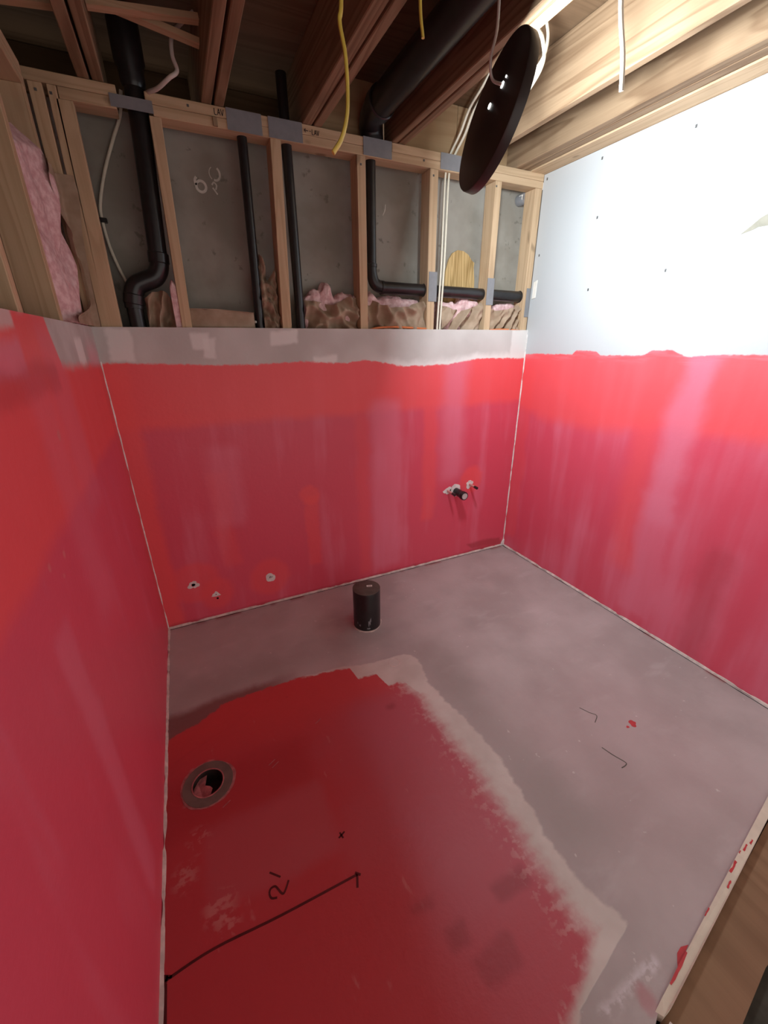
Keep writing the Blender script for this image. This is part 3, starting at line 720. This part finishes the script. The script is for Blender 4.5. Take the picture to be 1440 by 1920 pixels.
prism('fold_edge', [(.378, .024, 1.603), (.50, .022, 1.602), (.662, .020, 1.590), (.662, .075, 1.594), (.378, .085, 1.606)], (0, 0, .0015), M['kraft'], b)
b = batt(.75, 'tall crumpled kraft peak left of the second stud')
kraft_sheet(.709, .786, interp([(0, 1.80), (.12, 1.835), (.30, 1.82), (.55, 1.735), (.7, 1.75), (1, 1.79)]), b, 4, .055, .03, 22, skew=1.4)
fluff(.722, .785, 1.5, interp([(0, 1.75), (.5, 1.70), (1, 1.76)]), b, 5, .098, .145, .005)
b = batt(1.05, 'kraft and ragged pink insulation between second and third studs')
kraft_sheet(.918, 1.197, interp([(0, 1.655), (.3, 1.650), (.5, 1.635), (.62, 1.648), (.8, 1.672), (1, 1.676)]), b, 6, .040, .030, 13, skew=1.0)
fluff(.918, 1.195, 1.5, interp([(0, 1.67), (.15, 1.695), (.3, 1.70), (.42, 1.735), (.52, 1.725), (.58, 1.675), (.8, 1.688), (1, 1.696)]), b, 7, .072, .14, .014)
b = batt(1.42, 'kraft and pink insulation under the black elbow right of the third stud')
kraft_sheet(1.25, 1.598, interp([(0, 1.672), (.12, 1.668), (.2, 1.645), (.45, 1.632), (.7, 1.64), (.85, 1.660), (1, 1.665)]), b, 9, .034, .030, 12, skew=1.0)
fluff(1.25, 1.596, 1.5, interp([(0, 1.66), (.06, 1.70), (.14, 1.704), (.22, 1.675), (.4, 1.687), (.6, 1.682), (.8, 1.675), (1, 1.668)]), b, 10, .068, .14, .010)
b = batt(1.83, 'kraft insulation with a pink tuft beneath the plywood patch')
kraft_sheet(1.712, 1.995, interp([(0, 1.655), (.3, 1.632), (.55, 1.628), (.8, 1.652), (1, 1.67)]), b, 12, .036, .026, 12, skew=-1.0)
fluff(1.712, 1.993, 1.5, interp([(0, 1.675), (.3, 1.662), (.5, 1.672), (.58, 1.712), (.68, 1.715), (.76, 1.69), (1, 1.685)]), b, 13, .070, .135, .012)
b = batt(2.17, 'last kraft insulation piece against the drywall corner')
kraft_sheet(2.052, 2.292, interp([(0, 1.640), (.4, 1.636), (.7, 1.650), (1, 1.668)]), b, 15, .034, .026, 15, skew=-1.3)
fluff(2.055, 2.290, 1.5, interp([(0, 1.655), (.5, 1.662), (.8, 1.676), (1, 1.68)]), b, 16, .068, .135, .009)

# left wall batt: pink fibre pushing out of the bay, its kraft facing peeled round the corner
lbatt = tag(empty('insulation_batt', (-.05, -.22, 1.48)), 'tall pink insulation with peeled kraft facing in the left corner bay', 'insulation')
nx, nz_ = 40, 70; vs, fs = [], []
for j in range(nz_ + 1):
    for i in range(nx + 1):
        a, bb = i / nx, j / nz_; yy = -.422 + .424 * a; z1 = 2.03 + .07 * math.sin(a * 2.4) + .02 * mnoise.noise((a * 6, 0, 3)); z = 1.527 + (z1 - 1.527) * bb
        big = abs(mnoise.noise((yy * 8, z * 3.2, 2.0))) * 2 - .7 + .5 * mnoise.noise((yy * 18, z * 9, 7.0)); sm = mnoise.fractal((yy * 20, z * 15, 5.0), 1, 2, 3)
        x = -.030 + .030 * math.sin(math.pi * min(1, a * 1.05)) ** .6 + .022 * big + .004 * sm - .05 * max(0, bb - .9) / .1
        x += .016 * math.exp(-((a - .55 - .25 * (1 - bb)) / .1) ** 2) * (1 if bb < .8 else .4)
        vs.append((x, yy + .003 * sm, z))
for j in range(nz_):
    for i in range(nx):
        k = j * (nx + 1) + i; fs.append((k, k + 1, k + nx + 2, k + nx + 1))
o = new('pink_fibre', vs, fs, M['fluff'], lbatt); o.data.polygons.foreach_set('use_smooth', [True] * len(o.data.polygons))
sl = interp([(1.48, -.42), (1.545, -.40), (1.575, -.16), (1.605, -.02), (1.66, .006), (1.74, .0), (1.80, -.075), (1.89, -.18), (1.97, -.22), (2.05, -.18)])
sr = interp([(1.48, .032), (1.70, .038), (1.85, .048), (1.98, .068), (2.05, .062)])
nx, nz_ = 36, 44; vs, fs = [], []
for j in range(nz_ + 1):
    z = 1.527 + .508 * j / nz_
    for i in range(nx + 1):
        a = i / nx; q = sl(z) + (sr(z) - sl(z)) * a
        w_ = .010 * mnoise.noise((q * 14, z * 7, 4)) + .004 * mnoise.noise((q * 40, z * 22, 4)); lift = .012 * max(0, 1 - a * 5)
        rr = .03
        if q < -rr: p = (.012 + w_ + lift, q, z)
        elif q > rr - .02: p = (q, .006 + w_ * .3 - .006, z)
        else:
            t = (q + rr) / (2 * rr - .02); p = (.012 + w_ + lift + (rr - .032) * t, -rr + (rr) * t, z)
        vs.append(p)
for j in range(nz_):
    for i in range(nx):
        k = j * (nx + 1) + i; fs.append((k, k + 1, k + nx + 2, k + nx + 1))
o = new('kraft_facing', vs, fs, M['kraft'], lbatt); o.data.polygons.foreach_set('use_smooth', [True] * len(o.data.polygons))
lb2 = tag(empty('insulation_batt', (-.05, -.65, 1.48)), 'kraft faced insulation in the left wall bay nearest the camera', 'insulation')
vs, fs = [], []; nx, nz_ = 30, 16
for j in range(nz_ + 1):
    for i in range(nx + 1):
        a, bb = i / nx, j / nz_; yy = -.836 + .332 * a; z = 1.527 + .145 * bb
        vs.append((-.088 + .012 * mnoise.noise((yy * 16, z * 6, 8)) + .02 * math.sin(math.pi * a) ** .5 - .012, yy, z))
for j in range(nz_):
    for i in range(nx):
        k = j * (nx + 1) + i; fs.append((k, k + 1, k + nx + 2, k + nx + 1))
o = new('kraft_facing', vs, fs, M['kraft'], lb2); o.data.polygons.foreach_set('use_smooth', [True] * len(o.data.polygons))

# ------------------------------------------------------------------ cables
def cable(name, pts, r, mat, label, flat=1.0, group=None, n=8):
    return tag(tube(name, spline(pts, n), r, mat, None, 12, flat), label, 'cable', group)
cable('yellow_cable', [(.735, -1.1, 2.56), (.724, -1.1, 2.25), (.719, -1.1, 2.096), (.714, -1.1, 2.064), (.724, -1.1, 2.018), (.727, -1.1, 1.959), (.723, -1.1, 1.914), (.709, -1.1, 1.875), (.688, -1.1, 1.847)], .0062, M['yellow'], 'long wavy yellow cable hanging down in front of the top plate', .62)
cable('yellow_cable', [(.895, -1.1, 2.56), (.897, -1.1, 2.3), (.901, -1.1, 2.138), (.910, -1.1, 2.080)], .0055, M['yellow'], 'short yellow cable end hanging near the wide black ceiling pipe', .62)
cable('white_cable', [(1.49, -1.1, 2.56), (1.488, -1.1, 2.4), (1.497, -1.1, 2.275), (1.534, -1.1, 2.181), (1.547, -1.1, 2.13), (1.5515, -1.1, 2.105)], .0062, M['white'], 'cream cable end hanging right of the lamp before the bright joist')
arcA = [(1.735, .05, 2.345), (1.737, -.03, 2.405), (1.728, -.11, 2.465), (1.695, -.25, 2.485), (1.655, -.45, 2.528), (1.648, -.57, 2.508), (1.675, -.6, 2.482), (1.696, -.6, 2.454), (1.704, -.6, 2.427), (1.696, -.6, 2.396), (1.676, -.6, 2.363), (1.633, -.6, 2.31), (1.59, -.58, 2.27)]
arcB = [(1.762, .05, 2.345), (1.765, -.03, 2.405), (1.755, -.11, 2.465), (1.72, -.28, 2.50), (1.675, -.45, 2.545), (1.665, -.57, 2.530), (1.690, -.6, 2.520), (1.706, -.6, 2.503), (1.713, -.6, 2.476), (1.708, -.6, 2.440), (1.690, -.6, 2.405), (1.655, -.57, 2.35), (1.61, -.55, 2.29)]
for xa, xb, arc_, lab in ((1.672, 1.697, arcA, 'left one of two cream cables running down beside the plated stud'), (1.690, 1.718, arcB, 'right one of two cream cables running down beside the plated stud')):
    cable('white_cable', [(xa, .010, 1.46), (xa, .010, 1.54), (xa + (xb - xa) * .45, .012, 1.85), (xb, .030, 2.22), (xb + .03, .06, 2.29)] + arc_, .0085, M['white'], lab, .6, 'cream cables beside the plated stud')
wc = tag(empty('white_cable', (.12, .14, 1.9)), 'thin bowed pale cable on the concrete left of the thick bent pipe', 'cable')
tube('jacket', spline([(.275, .12, 2.36), (.256, .14, 2.29), (.214, .145, 2.21), (.161, .145, 2.101), (.121, .14, 1.991), (.114, .14, 1.929), (.119, .14, 1.843), (.135, .14, 1.766), (.158, .14, 1.690), (.17, .14, 1.63)], 8), .0062, M['white'], wc, 12)
box('clip', .094, .132, .126, .150, 1.922, 1.938, M['abs'], wc)
cable('white_cable', [(.552, -.12, 2.52), (.505, -.1, 2.49), (.470, -.1, 2.45), (.462, -.1, 2.40), (.470, -.1, 2.36), (.44, -.1, 2.335), (.40, -.05, 2.32), (.372, .0, 2.325), (.365, .05, 2.34)], .007, M['cord'], 'dim cable looping above the thick pipe between the joists')
cable('orange_cable', [(1.252, .012, 1.520), (1.30, .014, 1.531), (1.40, .013, 1.536), (1.50, .014, 1.533), (1.60, .012, 1.528)], .0055, M['orange'], 'orange cable lying on the board edge right of the third stud')
cable('orange_cable', [(2.052, .012, 1.524), (2.12, .013, 1.528), (2.2, .013, 1.527), (2.29, .012, 1.522)], .0050, M['orange'], 'orange cable lying on the board edge in the last bay')
gb = tag(empty('junction_cap', (2.315, .13, 2.205)), 'small grey round cap high in the last bay', 'cap')
tube('cap', [(2.303, .10, 2.235), (2.303, .105, 2.235), (2.303, .158, 2.235)], [.026, .030, .030], M['plate'], gb, 20)
box('tab', 2.275, 2.283, .10, .13, 2.225, 2.25, M['label'], gb)

# ------------------------------------------------------------------ plumbing on the red wall
def yp(a, b): return (a, -.0002, b)
s1 = tag(empty('pipe_patch', (.168, -.001, .238)), 'white ragged filler ring round a dark hole in the back wall, leftmost', 'filler patch')
o_ = ragged(.168, .238, .024, 3, 24, .35); i_ = ragged(.166, .238, .010, 4, 24, .12)
ring('filler_ring', o_, i_, yp, (0, -.0028, 0), M['caulk_w'], s1)
s2 = tag(empty('pipe_patch', (.270, -.001, .148)), 'small triangular white filler patch over a dark nail hole', 'filler patch')
prism('filler', [yp(*p) for p in ((.245, .138), (.252, .152), (.262, .158), (.270, .168), (.280, .160), (.288, .146), (.294, .138), (.27, .134))], (0, -.0026, 0), M['caulk_w'], s2)
tube('nail_hole', [(.2745, .0, .120), (.2745, -.0018, .120)], .0062, M['dark'], s2, 14)
prism('crack', [(.266, -.0029, .145), (.270, -.0029, .152), (.274, -.0029, .146)], (0, -.0004, 0), M['dark'], s2)
s3 = tag(empty('pipe_patch', (.577, -.001, .178)), 'round white filler patch with a cracked centre above the floor', 'filler patch')
prism('filler', [yp(*p) for p in ragged(.577, .176, .0285, 9, 26, .14, .95)], (0, -.0026, 0), M['caulk_w'], s3)
stroke('crack', [[(.570, -.0027, .176), (.575, -.0027, .183), (.582, -.0027, .184)], [(.578, -.0027, .174), (.590, -.0027, .180)], [(.572, -.0027, .172), (.577, -.0027, .179)]], .0028, -.0004, M['dark'], s3, (0, 1, 0))
ds = tag(empty('drain_stub', (1.872, -.0, .512)), 'black capped drain stub jutting from the red back wall', 'pipe')
prism('filler', [yp(*p) for p in ragged(1.866, .520, .045, 12, 24, .22)], (0, -.003, 0), M['caulk_w'], ds)
tube('pipe', [(1.868, .03, .515), (1.868, -.080, .511)], .025, M['abs'], ds, 26)
dcap = tube('cap', [(1.868, -.074, .511), (1.868, -.078, .511), (1.868, -.100, .510), (1.868, -.104, .510)], [.027, .029, .029, .027], M['abs'], ds, 26)
tube('cap_face', [(1.868, -.1035, .510), (1.868, -.1052, .510)], .021, M['greyplug'], dcap, 24)
for x, z, sd, lab in ((1.800, .528, 21, 'left supply stub with black tip beside the capped drain stub'), (1.978, .548, 22, 'right supply stub with black tip beyond the capped drain stub')):
    su = tag(empty('supply_stub', (x, 0, z)), lab, 'pipe', 'supply stubs by the drain stub')
    prism('filler', [yp(*p) for p in ragged(x, z, .027, sd, 20, .35)], (0, -.003, 0), M['caulk_w'], su)
    tube('tube', [(x, .02, z), (x, -.062, z - .002)], .0080, M['copper'], su, 16)
    tube('tip', [(x, -.058, z - .002), (x, -.062, z - .002), (x, -.088, z - .003), (x, -.090, z - .003)], [.008, .0095, .0095, .0075], M['abs'], su, 16)

# ------------------------------------------------------------------ closet pipe and floor drain
PX, PY, PR = 1.012, -.432, .0745
cp = tag(empty('toilet_pipe', (PX, PY, 0)), 'short upright black pipe with a grey test cap standing on the floor', 'pipe')
tube('pipe', [(PX, PY, 0), (PX, PY, .225), (PX, PY, .231)], [PR, PR, PR - .002], M['abs'], cp, 48)
tcap = tube('test_cap', [(PX, PY, .2305), (PX, PY, .2315), (PX, PY, .234), (PX, PY, .235)], [PR - .002, PR, PR, PR - .003], M['cut'], cp, 48)
prism('sticker', [(PX + a, PY + b, .2353) for a, b in ((.004, .004), (.032, -.006), (.037, .008), (.009, .018))], (0, 0, .0006), M['label'], tcap)
stroke('sticker_print', [[(PX + .011, PY + .0085, .2361), (PX + .031, PY + .0015, .2361)]], .004, .0003, M['cut'], tcap, (0, 0, 1))
a0 = math.atan2(-2.181 - PY, .299 - PX)
def onpipe(da, z, e=.0006): return (PX + (PR + e) * math.cos(a0 + da), PY + (PR + e) * math.sin(a0 + da), z)
for k, (da, z, w_, hh) in enumerate(((.16, .055, .16, .05), (.26, .075, .07, .035), (-.55, .035, .12, .018), (-.75, .045, .06, .02), (.1, .02, .25, .012))):
    rn = random.Random(k + 50); top_ = [(da + w_ * (i / 6 - .5), z + hh * rn.uniform(.05, .5)) for i in range(7)]; bot = [(da + w_ * (i / 6 - .5), z - hh * rn.uniform(.05, .5)) for i in range(6, -1, -1)]
    prism('filler_smear', [onpipe(*p) for p in top_ + bot], Vector((math.cos(a0), math.sin(a0), 0)) * .0006, M['plate'], cp)
ring('base_bead', ragged(PX, PY, PR + .007, 31, 48, .05), ragged(PX, PY, PR - .001, 32, 48, .0), lambda a, b: (a, b, .0003), (0, 0, .003), M['caulk'], cp)
fd = tag(empty('floor_drain', (DX, DY, 0)), 'grey drain flange with an open throat in the red floor', 'drain')
circ = lambda r, n_=56: [(DX + r * math.cos(2 * math.pi * i / n_), DY + r * math.sin(2 * math.pi * i / n_)) for i in range(n_)]
ring('flange', circ(.0845), circ(.0535), lambda a, b: (a, b, .0004), (0, 0, .0028), M['flange'], fd)
ring('throat_lip', circ(.0545), circ(.0505), lambda a, b: (a, b, .0030), (0, 0, .0022), M['film'], fd)
v_, f_ = sweep([(DX, DY, .001), (DX, DY, -.055)], .0525, 48, caps=False); f_.append(tuple(48 + k for k in range(48))); new('throat', v_, f_, M['throat'], fd, smooth=True)
film = []
rn = random.Random(4)
for i in range(15): a = math.radians(95 + 195 * i / 14); film.append((DX + .050 * math.cos(a), DY + .050 * math.sin(a)))
film += [(DX + .006, DY - .034), (DX + .012, DY - .016), (DX + .004, DY - .004), (DX - .012, DY + .006), (DX - .009, DY + .024)]
prism('film_flap', [(a, b, -.016 + .006 * rn.uniform(-1, 1)) for a, b in film], (0, 0, .0015), M['film'], fd)
ring('edge_filler', ragged(DX, DY, .091, 41, 56, .05), circ(.0835), lambda a, b: (a, b, .0002), (0, 0, .0012), M['film'], fd)

# ------------------------------------------------------------------ marks on the floor
prism('membrane_dab', [(a, b_, .0003) for a, b_ in ((1.246, -2.017), (1.224, -2.011), (1.204, -2.014), (1.186, -2.025), (1.178, -2.031), (1.215, -2.024))], (0, 0, .0007), M['redspot'], floor)['label'] = 'red dab by the edge strip'
Zf = .0004
def fstroke(lines, w=.0065, lab=None, mat=None):
    o = stroke('marker_line', [[(a, b_, Zf) for a, b_ in ln] for ln in lines], w, .0004, mat or M['ink'], floor, (0, 0, 1))
    if lab: o['label'] = lab
fstroke([[(.004, -1.503), (.123, -1.492), (.30, -1.500), (.522, -1.503)], [(.026, -1.502), (.006, -1.492)], [(.0, -1.499), (.014, -1.496), (.009, -1.515)], [(.518, -1.496), (.531, -1.508)], [(.522, -1.503), (.511, -1.533)]], lab='marker arrow across the floor')
fstroke([[(.012, -1.51), (.012, -1.60), (.010, -1.72)], ], lab='marker arrow along the left wall')
fstroke([[(.296, -1.456), (.281, -1.450), (.278, -1.436), (.284, -1.427), (.296, -1.427), (.303, -1.438), (.309, -1.450), (.315, -1.454), (.324, -1.445), (.335, -1.429)]], .0055, 'handwritten 2')
fstroke([[(.288, -1.386), (.315, -1.411)]], .005, 'handwritten foot mark')
fstroke([[(.505, -1.388), (.528, -1.378)], [(.513, -1.374), (.518, -1.394)]], .005)
fstroke([[(1.533, -1.530), (1.544, -1.571), (1.559, -1.609), (1.551, -1.618), (1.527, -1.619)]], .0035, mat=M['cut'])
fstroke([[(1.609, -1.359), (1.626, -1.395), (1.641, -1.419), (1.605, -1.440)]], .003, mat=M['cut'])
for k, (x, y, r) in enumerate(((1.741, -1.510, .015), (1.708, -1.512, .006))):
    prism('membrane_drip', [(a, b_, .0002) for a, b_ in ragged(x, y, r, k + 70, 16, .25)], (0, 0, .0006), M['redspot'], floor)['label'] = 'red drip'
ring('cup_ring', ragged(1.010, -.772, .030, 80, 36, .05), ragged(1.010, -.772, .0255, 81, 36, .05), lambda a, b: (a, b, .0003), (0, 0, .0005), M['caulk'], floor)
for k, (x, y) in enumerate(((.36, -1.06), (.35, -1.045), (.56, -.945), (.18, -1.13))):
    an = .5; d = .03
    fstroke([[(x, y), (x + d * math.cos(an), y + d * math.sin(an))]], .003, mat=M['film'])
rub = prism('board_chip', [(1.035, -2.085, -.03), (1.075, -2.078, -.03), (1.085, -2.11, -.03), (1.05, -2.13, -.03), (1.03, -2.12, -.03)], (0, 0, .024), M['caulk'])
tag(rub, 'pale broken board chip at the end of the edge strip', 'debris')
